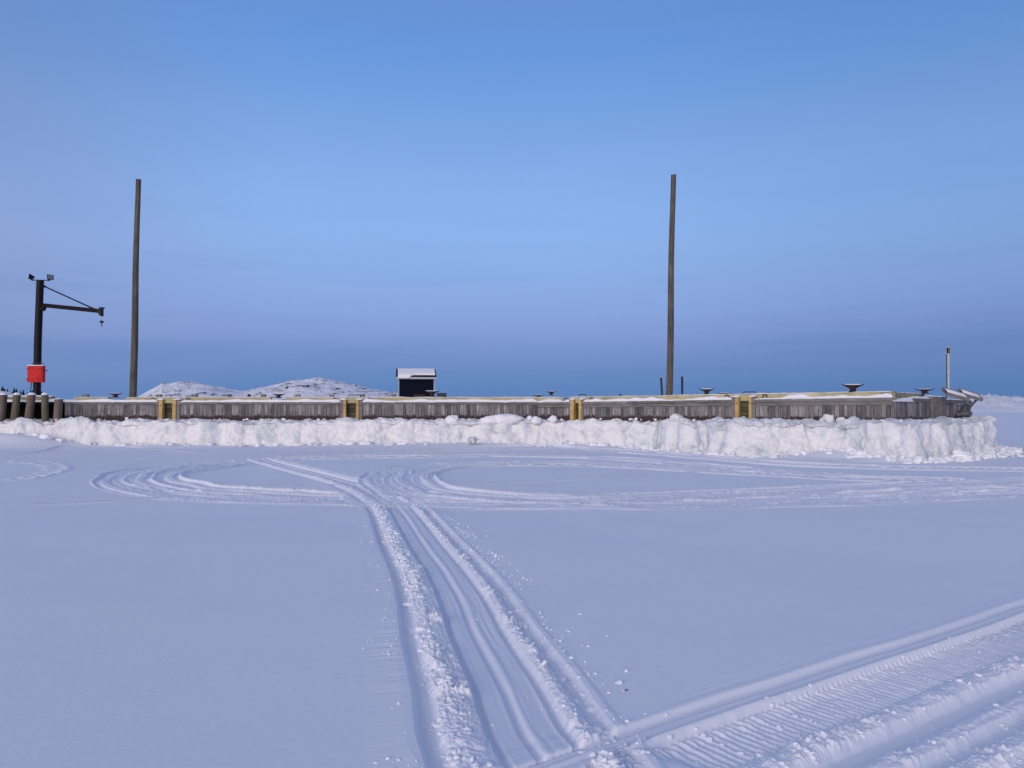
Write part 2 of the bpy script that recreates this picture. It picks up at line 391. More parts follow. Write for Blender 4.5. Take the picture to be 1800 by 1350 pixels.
# thin single lines
LINE = [(-.12,0),(-.06,.015),(0,-.03),(.06,.02),(.12,0)]
for P in ([(-20,891),(100,885),(200,881),(330,870)], [(785,853),(950,846),(1080,838),(1240,830)], [(-20,802),(50,797),(110,788),(200,787),(280,791),(350,796),(450,797)], [(480,855),(560,853),(640,851)]):
    stamp(P, .2, LINE, jit=.03, k=2.0)
# a line of footprints at the left
fp = crom([gnd(*p) for p in [(10,812),(60,813),(92,818),(100,826),(80,834),(40,843)]], .45)
for i, p in enumerate(fp):
    q = (GX-p.x-.08*(i % 2))**2/.03 + (GY-p.y)**2/.05
    H += -.04*np.exp(-q) + .03*np.exp(-((np.sqrt(q)-1.5)/.5)**2)
# near track across the lower right: ski groove, lug marks, ski groove
def ribs(u, s):
    q = s/.056 + .5*(vn(s*1.3, u*2)-.5)
    tri = np.abs((q % 1)-.5)*2
    a = np.interp(u, [.24,.27,.34,.37,.56,.59,.66,.68], [0,1.5,1.3,.65,.65,1.2,1.2,0])
    q2 = np.clip((tri-.35)*2.6, 0, 1) - .4
    return a*(.014*q2 + .006*(vn(s*40, u*14)-.5)*2) * (.7+.6*vn(s*1.1, u*3))
NEAR = [(-.22,0),(-.08,.001),(-.03,.006),(-.008,.005),(.012,-.028),(.045,-.034),(.068,-.018),(.088,-.013),(.12,-.022),(.185,-.018),(.212,.022),(.232,.012),(.262,-.040),(.46,-.03),(.65,-.03),(.69,.008),(.76,.018),(.83,.008),(.88,-.046),(.97,-.050),(1.02,-.010),(1.08,.012),(1.15,.006),(1.19,-.04),(1.25,-.04),(1.3,.005),(1.38,.015),(1.45,-.03),(1.6,-.02),(1.8,.02),(2.0,0)]
NL = [(.19,0),(.22,.05),(.25,0),(.30,.08),(.62,.12),(.68,.6),(.74,1.),(.83,.8),(.87,.08),(.99,.08),(1.03,.7),(1.14,.9),(1.19,.2),(1.25,.3),(1.3,.9),(1.6,.8),(2.0,.3)]
NW = 1.75
def near_pts():
    P = [Vector(gnd(*p)) for p in [(760,1395),(905,1347),(1085,1285),(1300,1215),(1500,1150),(1650,1105),(1800,1055),(1950,1010)]]
    return P
P = near_pts()
U, S, QN = path_uv(P, NW+.1)
m = (U > -.22) & (U < NW); u = U[m].astype(float); s = S[m].astype(float); x = GX[m]; y = GY[m]
u2 = u + .012*(vn(s*1.5, u*0+9)-.5)*2 + .010*(vn(s*12, u*5)-.5)*np.clip(u*2, 0, 1)
h = np.interp(u2, [p[0] for p in NEAR], [p[1] for p in NEAR])
# side bank pushed up where the belt bites in
bank = np.exp(-((u-.16)/.05)**2)*np.clip(vn(s*.9+2.2, u*0)-.45, 0, 1)*.05*np.clip((s-4)/1.5, 0, 1)
a = np.interp(u2, [p[0] for p in NL], [p[1] for p in NL])*np.clip(.4+1.2*vn(s*2.1, u*3), 0, 1.4)
h += bank + a*(.016*np.clip((vn(x*5+3, y*5)-.42)*4, 0, 1)*(1.2*lumps(x, y, .06)+.6*lumps(x+3, y+7, .027, .8)) + .009*lumps(x, y, .017, .9) + .020*fbm(x*16, y*16, 4, .65)) + .0035*(vn(u*60, s*2)-.5) + ribs(u, s)
on = np.clip((s-1.1)/.2 + .6*(vn(s*8, u*8)-.5), 0, 1)                       # belt marks start right of the main trail
h = np.where(u > .17, h*on + (1-on)*H[m], h)
w_ = np.clip((u+.22)/.08, 0, 1)*np.clip((NW-u)/.2, 0, 1)
H[m] = H[m]*(1-w_*np.where(u > .17, .85*on, np.where(u < 0.0, .35, .95))) + h*w_*np.where(u > .17, on, 1)
# scattered crumbs and grain, streaks blown to the left of the trail
U, S, _ = path_uv([gnd(*p) for p in [(1010,1440),(955,1350),(910,1280),(878,1200),(852,1150),(826,1100),(805,1050),(779,1000),(744,950)]], 1.2)
m = (U < -.5) & (U > -1.15); u = U[m]; s = S[m]
H[m] += .010*np.clip(1-np.abs(u+.68)/.30, 0, 1)*(vn(s*22, u*3.0)-.3)*np.clip(vn(s*1.4, u*0)*1.8-.2, 0, 1)
VZ = H
verts = np.stack([GX, GY, VZ], -1).reshape(-1, 3); verts = np.vstack([verts, [[0, 0, 0]]])
i = np.arange(NR-1)[:, None]; j = np.arange(NC)[None, :]; j2 = (j+1) % NC
faces = np.stack([i*NC+j, (i+1)*NC+j, (i+1)*NC+j2, i*NC+j2], -1).reshape(-1, 4)
faces = faces[:, ::-1]
g = np_mesh('snow_ground', verts, faces, M_GROUND); tag(g, kind='structure')
def gh(x, y):
    r = math.hypot(x, y); a = math.atan2(x, y)
    i = min(NR-1, int(np.searchsorted(RR, r))); j = min(len(az_d)-1, int(np.searchsorted(az_d, a))); return float(H[i, j])
# crumbs
bm = bmesh.new(); bmesh.ops.create_icosphere(bm, subdivisions=2, radius=1)
ICO = np.array([v.co[:] for v in bm.verts]); ICF = np.array([[v.index for v in f.verts] for f in bm.faces]); bm.free()
def chunk_mesh(name, items, mat_, rough=.25, smooth=True):
    V = []; Fc = []; n = 0
    for (x, y, z, r) in items:
        sc_ = np.array([rng.uniform(.6, 1.5), rng.uniform(.6, 1.5), rng.uniform(.45, .95)])*r
        k = rng.normal(size=(4, 3))*1.6; d = 1 + rough*np.sum(np.sin(ICO@k.T + rng.random(4)*6), 1)/2
        V.append(ICO*d[:, None]*sc_ + [x, y, z]); Fc.append(ICF+n); n += len(ICO)
    return np_mesh(name, np.vstack(V), np.vstack(Fc), mat_, smooth)
items = []
def off(Q, s, u):
    i = min(len(Q)-2, max(0, s)); d = (Q[i+1]-Q[i]).normalized(); return Q[i].x + d.y*u, Q[i].y - d.x*u
near_idx = [i for i, q in enumerate(QT) if 2.8 < q.y < 15]
cl_ = [(random.choice(near_idx), random.gauss(0, .02)) for _ in range(26)]
for _ in range(2200):
    i = random.choice(near_idx) if random.random() < .55 else min(len(QT)-2, max(0, random.choice(cl_)[0]+int(random.gauss(0, 1.2)))); t = random.random()
    if t < .40: u = random.uniform(-.49, -.30); r = random.uniform(.004, .016)
    elif t < .62: u = random.uniform(.28, .50); r = random.uniform(.004, .014)
    elif t < .84: u = .56+abs(random.gauss(0, .16)); r = random.uniform(.002, .010)
    elif t < .93: u = -.60-abs(random.gauss(0, .12)); r = random.uniform(.002, .008)
    else: u = random.uniform(-.25, .25); r = random.uniform(.002, .006)
    x, y = off(QT, i, u); x += random.uniform(-.08, .08)*.5; y += random.uniform(-.1, .1)
    r *= .45+.75*random.random()**-.28*.8
    r = min(r, .03)
    items.append((x, y, gh(x, y)+r*.05, r))
ni = [i for i, q in enumerate(QN) if q.x > .7]
for _ in range(700):
    i = random.choice(ni); u = random.choice([random.uniform(.67, .86), random.uniform(1.0, 1.7), random.uniform(.2, .66)]); r = random.uniform(.003, .014)
    x, y = off(QN, i, u); items.append((x, y, gh(x, y)+r*.2, r))
for _ in range(70):
    p = gnd(random.uniform(1035, 1130), random.uniform(1305, 1360)); r = random.uniform(.005, .022); items.append((p[0], p[1], gh(*p)+r*.1, r))
tag(chunk_mesh('snow_crumbs', items, M_GROUND, .45), 'loose snow crumbs strewn along the snowmobile trails', 'snow crumbs', kind='stuff')

g_ = gnd(1101, 1216); mb = MB(); z_ = gh(*g_)+.004
mb.add([(g_[0]-.011, g_[1], z_), (g_[0], g_[1]-.008, z_+.006), (g_[0]+.012, g_[1]+.002, z_+.001), (g_[0]+.002, g_[1]+.008, z_+.008), (g_[0], g_[1], z_-.006)], [(0, 1, 3), (1, 2, 3), (1, 0, 4), (2, 1, 4), (3, 2, 4), (0, 3, 4)])
tag(mb.build('dry_leaf', mat('dry_leaf_material', (.26, .15, .11), .9)), 'tiny brown dry leaf lying on smooth snow near the track crossing', 'leaf')
# ------------------------------------------------------------------ pier geometry
DA, DC, DE = 37.7, 29.0, 36.0
def pt2(px, D): v = at(px, 718, D); return Vector((v.x, v.y))
class Seg:
    def __init__(s, a, b, za, zb):
        s.a, s.b = a, b; s.L = (b-a).length; s.d = (b-a)/s.L; s.n = Vector((s.d.y, -s.d.x)); s.za, s.zb = za, zb
    def s_(s, px):   # distance along the segment where pixel column px meets it
        r = ray(px, 718); r = Vector((r.x, r.y)); A = s.a; den = r.x*s.d.y - r.y*s.d.x
        t = (A.x*s.d.y - A.y*s.d.x)/den; P = r*t; return (P-A).dot(s.d)
    def dz(s, q): return s.za + (s.zb-s.za)*q/s.L
    def p(s, q, o, z, lift=True):
        v = s.a + s.d*q + s.n*o; return (v.x, v.y, z + (s.dz(q) if lift else 0))
    def box(s, mb, s0, s1, o0, o1, z0, z1, lift=True):
        mb.hexa([s.p(s0,o1,z0,lift), s.p(s1,o1,z0,lift), s.p(s1,o0,z0,lift), s.p(s0,o0,z0,lift), s.p(s0,o1,z1,lift), s.p(s1,o1,z1,lift), s.p(s1,o0,z1,lift), s.p(s0,o0,z1,lift)])
P0 = pt2(114, DA); P1 = pt2(990, DA); P2 = pt2(1570, DC); P3 = pt2(1707, DE)
LFT = Vector((-34.0, DA))
A = Seg(P0, P1, 0, 0); B = Seg(P1, P2, 0, .10); C = Seg(P2, P3, .10, .06); Z = Seg(LFT, P0, 0, 0)
pier = empty('wooden_pier', (0, 38, 0)); tag(pier, 'long weathered timber pier behind the bank of shore ice', 'pier')
# core (dark) and deck
core = MB()
back = [Vector((-34, 49)), Vector((13, 48.5)), Vector((19.5, 42))]
def inset(px_, D, o=0): v = pt2(px_, D); return v
front = [LFT+Vector((0, .9)), P0+Vector((0, .9)), P1+Vector((0.3, .6)), P2+Vector((-.25, .62)), P3+Vector((-.6, .15))]
poly = front + back[::-1]
n = len(poly)
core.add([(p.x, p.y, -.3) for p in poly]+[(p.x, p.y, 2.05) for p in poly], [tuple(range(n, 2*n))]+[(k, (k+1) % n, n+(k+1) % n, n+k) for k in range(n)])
core.build('substructure', M_SHADEW, pier)
dk = MB()
polyd = [LFT+Vector((0, .45)), P0+Vector((0, .45)), P1+Vector((.2, .5)), P2+Vector((-.15, .5)), P3+Vector((-.45, .1))] + back[::-1]
dk.add([(p.x, p.y, 2.055) for p in polyd]+[(p.x, p.y, 2.2) for p in polyd], [tuple(range(n))[::-1], tuple(range(n, 2*n))]+[(k, (k+1) % n, n+(k+1) % n, n+k) for k in range(n)])
dk.build('deck', M_SNOW, pier)
def boards(seg, s0, s1, ztop, zbot, w=.155, name='board_cladding', o=0.0):
    mb = MB(); q = s0
    while q < s1-.02:
        ww = min(w*random.uniform(.88, 1.12), s1-q); j = random.uniform(-.008, .010)
        zt = ztop + random.uniform(-.008, .004); sk = random.uniform(-.004, .004)
        seg.box(mb, q+.007+sk, q+ww-.007, o-.055, o+j, zbot, zt)
        for dx in ((.5,) if ww < .2 else (.25, .75)):
            if random.random() < .8:
                for zz in ((ztop-.06,) if random.random() < .85 else (ztop-.06, ztop-.42)):
                    mb.cur = 1; seg.box(mb, q+ww*dx-.012, q+ww*dx+.012, o+j-.01, o+j+.008, zz-.014, zz+.014); mb.cur = 0
        q += ww
    return mb.build(name, [M_BOARD, M_IRON], pier)
def planks(seg, s0, s1, zs, o0, o1, name, m_, ln=4.2, gap=.006):
    mb = MB()
    for (z0, z1) in zs:
        q = s0 - random.uniform(0, 2)
        while q < s1:
            e = q + ln*random.uniform(.8, 1.2); a = max(q, s0)+gap/2; b = min(e, s1)-gap/2
            if b-a > .05: seg.box(mb, a, b, o0, o1+random.uniform(-.006, .006), z0+.004+random.uniform(-.004, .004), z1-.004)
            q = e
    return mb.build(name, m_, pier)
def snowstrip(seg, s0, s1, o0, o1, z, hfun, parent, name='snow_cover', n=9, droop=.03, step=.07):
    mb = MB(); rows = []; N = max(6, int((s1-s0)/step)); seed = random.uniform(0, 99)
    for i in range(N+1):
        q = s0+(s1-s0)*i/N; e = min(1, min(i, N-i)/3)**.5; row = []
        hh = hfun(q)*(.25+.75*e); wob = (mn.noise(Vector((q*1.7, seed, 0)))*.5+mn.noise(Vector((q*6, seed, 3)))*.25)
        for k in range(n):
            t = k/(n-1); o = o0 + (o1-o0)*t + (wob*.05 if t > .5 else 0)*t
            zz = z + hh*(1-(max(0, t-.35)/.65)**3) + .012*mn.noise(Vector((q*9, o*9, seed)))
            if k == n-1: zz = z - droop*(.4+max(0, wob*1.6))
            row.append(seg.p(q, o, zz))
        row.append(seg.p(q, o1-.02, z-droop*.4)); row.append(seg.p(q, o0, z-.005)); rows.append(row)
    mb.grid(rows, True, True)
    mb.add(rows[0], [tuple(range(len(rows[0])))]); mb.add(rows[-1], [tuple(range(len(rows[0])))[::-1]])
    return mb.build(name, M_SNOW, parent)
def hnoise(base, amp, fr=.8, seed=0):
    return lambda q: max(.012, base + amp*(mn.noise(Vector((q*fr, seed, 1.7)))+.5*mn.noise(Vector((q*fr*2.7, seed, 5.1)))))
# levels (z at the left of the pier; the seg lift adds a few centimetres towards the corner)
ZT, ZC0 = 2.35, 2.14
bays = [(A, 277, 280.3, 286.8, 304, 310.4, 317, 'left'), (A, 598.5, 604, 608.6, 626.5, 631.2, 637, ''), (B, 1001.5, 1004, 1010, 1018.5, 1023, 1026, ''), (B, 1287, 1293, 1300, 1317, 1322.3, 1328, '')]
spans = []
def fill(seg, pxs, double):
    for a, b, dbl in pxs:
        s0, s1 = seg.s_(a), seg.s_(b)
        zf = 1.99 if not dbl else 1.84
        boards(seg, s0, s1, zf-.005, .9)
        planks(seg, s0, s1, [(zf, 2.13)] if not dbl else [(zf, 1.985), (1.99, 2.13)], -.06, .02, 'fascia_plank', M_FASCIA)
        sp = snowstrip(seg, s0, s1, -.22, .045, 2.132, hnoise(.10 if seg is A else .12, .08 if seg is A else .15, .9, a), pier, 'snow_cover', droop=.05)
fill(A, [(114, 277, False), (317, 598.5, False), (637, 945, False), (945, 990, True)], False)
fill(B, [(990, 1001.5, True), (1026, 1287, True), (1328, 1569, True)], True)
# curb timbers behind the ledge with their snow
def curb(seg, pa, pb, m_=M_CURB, z0=ZC0, z1=ZT, o0=-.50, o1=-.22, ln=5.5, hs=.028):
    c = planks(seg, seg.s_(pa), seg.s_(pb), [(z0, z1)], o0, o1, 'curb_timber', m_, ln)
    snowstrip(seg, seg.s_(pa)+.03, seg.s_(pb)-.02, o0+.02, o1-.01, z1-.004, hnoise(hs, .02, 1.1, pa), c, 'snow_cover', droop=.012, step=.12)
curb(A, 124, 186); curb(A, 217, 473); curb(A, 501, 990); curb(B, 989.6, 1440); curb(B, 1440, 1566, M_CURB)
for (a, b) in ((187, 216), (474, 500)):
    planks(A, A.s_(a), A.s_(b), [(ZC0, ZC0+.13)], -.5, -.20, 'cleat_pad', M_FASCIA, 9)
# corner post and end wall
mb = MB(); B.box(mb, B.s_(1566.5), B.L+.05, -.45, -.19, 2.0, 2.335); mb.build('corner_post', M_CURBOLD, pier)
boards(C, .04, C.s_(1636), 1.98, .9); planks(C, C.s_(1604), C.s_(1635.5), [(1.985, 2.13)], -.06, .03, 'fascia_plank', M_FASCIA)
curb(C, 1571.5, 1633, M_CURBOLD, 2.13, 2.33)
snowstrip(C, .05, C.s_(1606), -.22, .05, 1.985, lambda q: .04+.10*min(1, q/1.6)+.03*mn.noise(Vector((q*3, 2, 2))), pier, droop=.05)
snowstrip(C, C.s_(1604), C.s_(1634), -.22, .05, 2.132, hnoise(.05, .05, 2, 3), pier, droop=.05)
mb = MB(); C.box(mb, C.s_(1636.4), C.s_(1647), -.2, .08, .9, 2.22); mb.build('corner_post', M_FASCIA, pier)
mb = MB(); C.box(mb, C.s_(1652), C.s_(1661), -.3, .05, .9, 2.22); mb.build('corner_post', M_FASCIA, pier)
for (a, b) in ((1636.6, 1646.8), (1652.2, 1660.8)): snowstrip(C, C.s_(a), C.s_(b), -.28, .09, 2.222, lambda q: .05, pier, droop=.02)
boards(C, C.s_(1661.5), C.L, 1.93, .9); planks(C, C.s_(1661), C.L+.08, [(1.94, 2.12)], -.08, .02, 'fascia_plank', M_FASCIA)
snowstrip(C, C.s_(1661), C.L, -.22, .03, 2.122, hnoise(.03, .03, 2, 8), pier, droop=.03)
# return wall at the far end of the pier
E = Seg(P3, Vector((19.5, 42)), .06, .06); boards(E, .02, E.L, 1.93, .9)
# ladder bays
for n_, (seg, g0, y0, r0, r1, y1, g1, _) in enumerate(bays):
    bay = empty('ladder_bay', seg.p((seg.s_(g0)+seg.s_(g1))/2, 0, 1.2)); bay.parent = pier; bay.location = Vector(bay.location)-pier.location
    S_ = seg.s_
    for (a, b, m_, fo) in ((g0, y0, M_FASCIA, .05), (y0, r0, M_YPOST, .09), (r1, y1, M_YPOST, .09), (y1, g1, M_FASCIA, .05)):
        mb = MB(); seg.box(mb, S_(a)+.004, S_(b)-.004, -.20, fo, .9, 2.235); o = mb.build('timber_post', m_, bay, bevel=.008)
        bo = MB(); seg.box(bo, (S_(a)+S_(b))/2-.022, (S_(a)+S_(b))/2+.022, fo-.01, fo+.012, 1.93, 1.975); bo.build('bolt_head', M_BLACK, bay)
    for (a, b) in ((g0, r0), (r1, g1)):
        snowstrip(seg, S_(a)-.01, S_(b)+.01, -.3, .10, 2.236, lambda q: .085, bay, 'snow_cover', droop=.02)
    mb = MB(); z = .9
    while z < 2.05:
        seg.box(mb, S_(r0)-.03, S_(r1)+.03, -.34, -.26+random.uniform(-.01, .01), z+.006, z+.17); z += .18
    mb.build('back_planks', M_RECESS, bay)
    mb = MB(); seg.box(mb, S_(r0), S_(r1), -.24, -.10, 2.06, 2.3); mb.build('header_timber', M_CURB, bay, bevel=.006)
    if n_ in (0, 3, 2, 1):
        a, b = S_(r0-(2 if n_ == 0 else -1)), S_(r1+(7 if n_ in (0, 3) else 5)); o_ = -.35; zt = 2.47 if n_ < 3 else 2.44
        mb = MB(); mb.tube([seg.p(a, o_, 2.3), seg.p(a, o_, zt-.03), seg.p(a+.04, o_, zt), seg.p(b-.04, o_, zt), seg.p(b, o_, zt-.03), seg.p(b, o_, 2.3)], .016, 8)
        mb.build('grab_bar', M_BLACK, bay)
# mooring rings
for (seg, px) in ((A, 266), (A, 328), (A, 587), (A, 648), (B, 993.5), (B, 1036), (B, 1275), (B, 1342), (C, 1631)):
    mb = MB(); q = seg.s_(px); R0 = .085; c = seg.p(q, -.17, 2.235)
    pts = []
    for k in range(15):
        a = 2*math.pi*k/14; pts.append((c[0]+seg.d.x*R0*math.cos(a), c[1]+seg.d.y*R0*math.cos(a)-.04*math.sin(a), c[2]+R0*math.sin(a)))
    mb.tube(pts, .017, 6, False); mb.build('mooring_ring', M_BLACK, pier)
# left part behind the piles
planks(Z, 0, Z.s_(84), [(2.16, 2.40)], -.6, -.3, 'curb_timber', M_CURBOLD, 7)
snowstrip(Z, 0, Z.s_(85), -.6, -.26, 2.40, hnoise(.05, .015, 1, 44), pier, droop=.03)
mb = MB(); Z.box(mb, 0, Z.s_(112), -.28, -.05, 1.98, 2.13); mb.build('fascia_plank', M_SHADEW, pier)
snowstrip(Z, 0, Z.s_(98), -.28, -.02, 2.132, hnoise(.10, .08, 1.6, 4), pier, droop=.03)
snowstrip(Z, Z.s_(84), Z.L+.6, -.5, -.05, 2.14, lambda q: .10, pier, droop=.03)
mb = MB(); Z.box(mb, 0, Z.L-.1, -.55, -.4, 1.35, 1.5); mb.build('cross_beam', M_SHADEW, pier)
mb = MB(); A.box(mb, -.42, -.12, -.3, .02, .9, 2.12); mb.build('corner_post', M_SHADEW, pier)

# ------------------------------------------------------------------ timber piles
pl = [(6, 1, 13.5, 693.5, M_PILEB, 'thick brown timber pile with snow cap at the left picture edge, first of the row'),
      (30, 25, 12.5, 693.5, M_PILEG, 'greenish leaning timber pile with snow cap, second from the left'),
      (56, 49.5, 13.5, 693.5, M_PILEB, 'brown timber pile with snow cap below the crane mast, third of the row'),
      (79, 79.5, 11.5, 693.5, M_PILEG, 'slim greenish upright timber pile with snow cap, fourth of the row'),
      (103.5, 101, 14, 701, M_PILEB, 'shorter reddish brown timber pile beside the grey boards, with thin snow')]
for (xt, xb, wd, yt, m_, lab) in pl:
    D = 37.0; a = at(xb, 742, D); b = at(xt, yt, D); a = a - (b-a)*.6; wm = wd*D/F/2
    e = empty('timber_pile', a); tag(e, lab, 'pile', 'timber piles at the left end of the pier')
    mb = MB(); pts = [a.lerp(b, t) for t in (0, .25, .5, .75, .97, 1)]
    mb.tube(pts, [wm*1.04, wm*1.02, wm, wm*.98, wm*.96, wm*.9], 20); mb.build('shaft', m_, e)
    mb = MB(); rows = []
    hcap = .12 if yt < 700 else .05
    for k in range(7):
        t = k/6*math.pi/2; rows.append([b + Vector((math.cos(p)*wm*1.0*math.cos(t)+.004*math.sin(p*3), math.sin(p)*wm*math.cos(t), -.02+hcap*math.sin(t))) for p in [2*math.pi*i/18 for i in range(18)]])
    mb.grid(rows, True, True); mb.build('snow_cap', M_SNOW, e)

# ------------------------------------------------------------------ tall poles
def tall_pole(xb, yb, xt, yt, wb, wt, D, m_, lab):
    b = at(xb, yb, D); t = at(xt, yt, D); b = b + (b-t)*(b.z-2.2)/(t.z-b.z); e = empty('tall_pole', b)
    tag(e, lab, 'pole', 'tall wooden poles standing on the pier')
    mb = MB(); N = 24; pts = []; rad = []
    for i in range(N+1):
        f = i/N; pts.append(b.lerp(t, f) + Vector((.035*math.sin(f*5+xb)*math.sin(f*3.14), 0, 0))); rad.append((wb+(wt-wb)*f)*D/F/2)
    mb.tube(pts, rad, 20); mb.build('shaft', m_, e)
    mb = MB(); mb.tube([pts[-1]+Vector((0,0,-.03)), pts[-1]+Vector((0,0,.012))], rad[-1]*1.06, 20); mb.build('pole_top', M_POLE2, e)
tall_pole(233.5, 696, 243.5, 316, 12.5, 8.5, 39.2, M_POLE, 'tall bare greenish grey wooden pole right of the black crane')
tall_pole(1176.2, 696, 1184, 308, 12, 9, 35.8, M_POLE2, 'tall bare brown wooden pole between two short dark pipes')

# ------------------------------------------------------------------ crane
D = 39.0; k_ = D/F
cr = empty('hoist_crane', at(64.5, 696, D)-Vector((0, 0, .3))); tag(cr, 'black davit crane with floodlights and red control box above the piles', 'crane')
mb = MB(); mb.tube([at(64.3, 700, D), at(65, 690, D), at(66.6, 600, D), at(70.8, 493, D)], [6.6*k_, 6.2*k_, 6.1*k_, 5.9*k_], 24); mb.tube([at(64.3, 703, D), at(64.4, 690, D)], 8.5*k_, 20)
for s in (-1, 1): mb.bar(at(64.6+s*7, 688, D), at(64.6+s*10, 695, D), .12, .05)
mb.build('mast', M_BLACK, cr)
mb = MB(); a = at(75, 536.5, D); b = at(178, 547, D-1.2); mb.bar(a, b, .14, 7*k_); mb.bar(at(75, 539, D), at(79, 541, D), .3, .36); mb.build('boom', M_RUST, cr, bevel=.01)
mb = MB(); mb.hexa([at(170,546,D-1.2)+Vector((0,-.1,0)), at(180,556,D-1.2)+Vector((0,-.1,0)), at(180,556,D-1.2)+Vector((0,.1,0)), at(170,546,D-1.2)+Vector((0,.1,0)),
                    at(173,543.5,D-1.2)+Vector((0,-.1,0)), at(180.5,540.5,D-1.2)+Vector((0,-.1,0)), at(180.5,540.5,D-1.2)+Vector((0,.1,0)), at(173,543.5,D-1.2)+Vector((0,.1,0))])
mb.bar(at(176, 541.2, D-1.2), at(183, 541.2, D-1.2), .22, .04); mb.bar(at(175, 550, D-1.2), at(180, 554, D-1.2), .14, .15); mb.build('boom_head', M_BLACK, cr)
mb = MB(); mb.tube([at(77, 503, D), at(162, 541.5, D-1)], .035, 8); mb.tube([at(75, 502, D), at(80, 504, D)], .06, 8); mb.bar(at(158, 542, D-1), at(165, 542, D-1), .12, .06); mb.build('tie_rod', M_BLACK, cr)
mb = MB(); mb.tube([at(179, 555, D-1.2), at(179, 564, D-1.2)], .012, 6); mb.build('cable', M_GALV, cr)
mb = MB(); c = at(178.8, 565.8, D-1.2); mb.box(c.x-.07, c.x+.07, c.y-.05, c.y+.05, c.z-.055, c.z+.055)
mb.tube([c, c+Vector((-.005, 0, -.15)), c+Vector((.0, 0, -.19)), c+Vector((.03, 0, -.21)), c+Vector((.035, 0, -.18))], .02, 8); mb.build('hook', M_BLACK, cr)
box = MB(); c0 = at(48, 643, D-.42); c1 = at(75, 672, D-.42); box.box(c0.x, c1.x, c0.y, c0.y+.22, c1.z, c0.z)
bx = box.build('control_box', M_RED, cr, bevel=.012)
mb = MB(); mb.box(c0.x+.02, c1.x-.05, c0.y-.022, c0.y-.002, c1.z+.02, c0.z-.02); mb.build('door', M_RED, bx, bevel=.006)
for zz in (c0.z-.15, c1.z+.15):
    mb = MB(); mb.box(c0.x-.03, c0.x+.12, c0.y-.036, c0.y-.024, zz-.017, zz+.017); mb.build('hinge', M_BLACK, bx)
    mb = MB(); mb.box(c1.x-.22, c1.x-.06, c0.y-.036, c0.y-.024, zz-.014, zz+.014); mb.build('latch', M_BLACK, bx)
mb = MB(); mb.box(c0.x-.01, c1.x+.01, c0.y-.03, c0.y+.24, c0.z+.004, c0.z+.04); mb.build('snow_cover', M_SNOW, bx)
mb = MB(); f0 = D-.15
mb.tube([at(57, 645, f0), at(57, 638, f0), at(76, 638.5, f0), at(76.5, 645, f0), at(76, 660, f0), at(74, 672, f0)], .018, 6); mb.tube([at(76, 651.5, f0), at(83, 651.5, f0)], .025, 6)
mb.tube([at(56, 672, f0), at(54.5, 680, f0), at(53, 690, f0)], .02, 6); mb.tube([at(53, 690, f0), at(57, 687, f0), at(62, 690, f0)], .025, 6)
mb.build('conduit', M_IRON, cr)
mb = MB(); mb.bar(at(56, 492.3, D), at(88, 492.8, D), .06, .04); mb.build('lamp_bracket', M_BLACK, cr)
mb = MB(); mb.tube([at(60.5, 493, D), at(61, 503, D), at(62.5, 510, D), at(65, 513, D)], .012, 6); mb.build('lamp_cable', M_GALV, cr)
def flood(cx, cy, dx, mlens):
    c = at(cx, cy, D); f = Vector((dx, -.45, .15)).normalized()
    mb = MB(); r = Vector((0, 0, 1)).cross(f).normalized(); u = f.cross(r)
    def ring(o, w, h): return [c+f*o+r*w+u*h, c+f*o-r*w+u*h, c+f*o-r*w-u*h, c+f*o+r*w-u*h]
    a = ring(-.16, .05, .04); b = ring(.06, .145, .12); mb.hexa(a+b)
    c2 = ring(.06, .155, .13); d2 = ring(.09, .155, .13); mb.hexa(c2+d2)
    mb.bar(c+Vector((0, 0, -.1)), at(cx+(3 if dx < 0 else -3), 492.5, D), .06, .09)
    fl = mb.build('floodlight', M_BLACK, cr)
    mb = MB(); a = ring(.092, .135, .11); b = ring(.10, .135, .11); mb.hexa(a+b); mb.build('lens', mlens, fl)
flood(54.5, 486.5, -.75, M_LENS); flood(87.5, 488, .6, M_LENS)

# ------------------------------------------------------------------ hut
D = 46.0
sh = empty('storage_hut', (at(735, 700, D).x, D, 2.2)); tag(sh, 'small navy hut with snowy gable roof on the pier deck', 'hut')
xa, xb = at(705, 0, D).x, at(764.5, 0, D).x; ze = zat(664, D); zr = zat(651, D); dp = 2.0
mb = MB(); mb.box(xa, xb, D, D+dp, 2.2, ze-.02)
for i in range(14):
    q = xa + (xb-xa)*(i+.5)/14; mb.box(q-.012, q+.012, D-.018, D-.001, 2.2, ze-.03)
mb.add([(xa, D, ze-.02), (xa, D+dp, ze-.02), (xa, D+dp/2, zr-.06), (xb, D, ze-.02), (xb, D+dp, ze-.02), (xb, D+dp/2, zr-.06)], [(0,1,2),(3,5,4),(0,2,5,3),(1,4,5,2)])
mb.build('wall', M_NAVY, sh)
mb = MB()
for xx in (xa-.02, xb+.02): mb.box(xx-.025, xx+.025, D-.03, D+.05, 2.2, ze-.03)
xl, xr_ = at(700, 0, D).x, at(769, 0, D).x
mb.bar((xl, D-.26, ze-.03), (xr_, D-.26, ze-.03), .03, .12)
for xx in (xl+.01, xr_-.01): mb.bar((xx, D-.26, ze-.03), (xx, D+dp/2, zr+.02), .03, .12)
mb.build('trim', M_WHITE, sh)
mb = MB()
t = .05
for s0, s1 in ((D-.27, D+dp/2), (D+dp+.27, D+dp/2)):
    mb.hexa([(xl,s0,ze+.04),(xr_,s0,ze+.04),(xr_,s1,zr+.09),(xl,s1,zr+.09),(xl,s0,ze+.04+t),(xr_,s0,ze+.04+t),(xr_,s1,zr+.09+t),(xl,s1,zr+.09+t)])
rf = mb.build('roof', M_NAVY, sh)
mb = MB(); rows = []
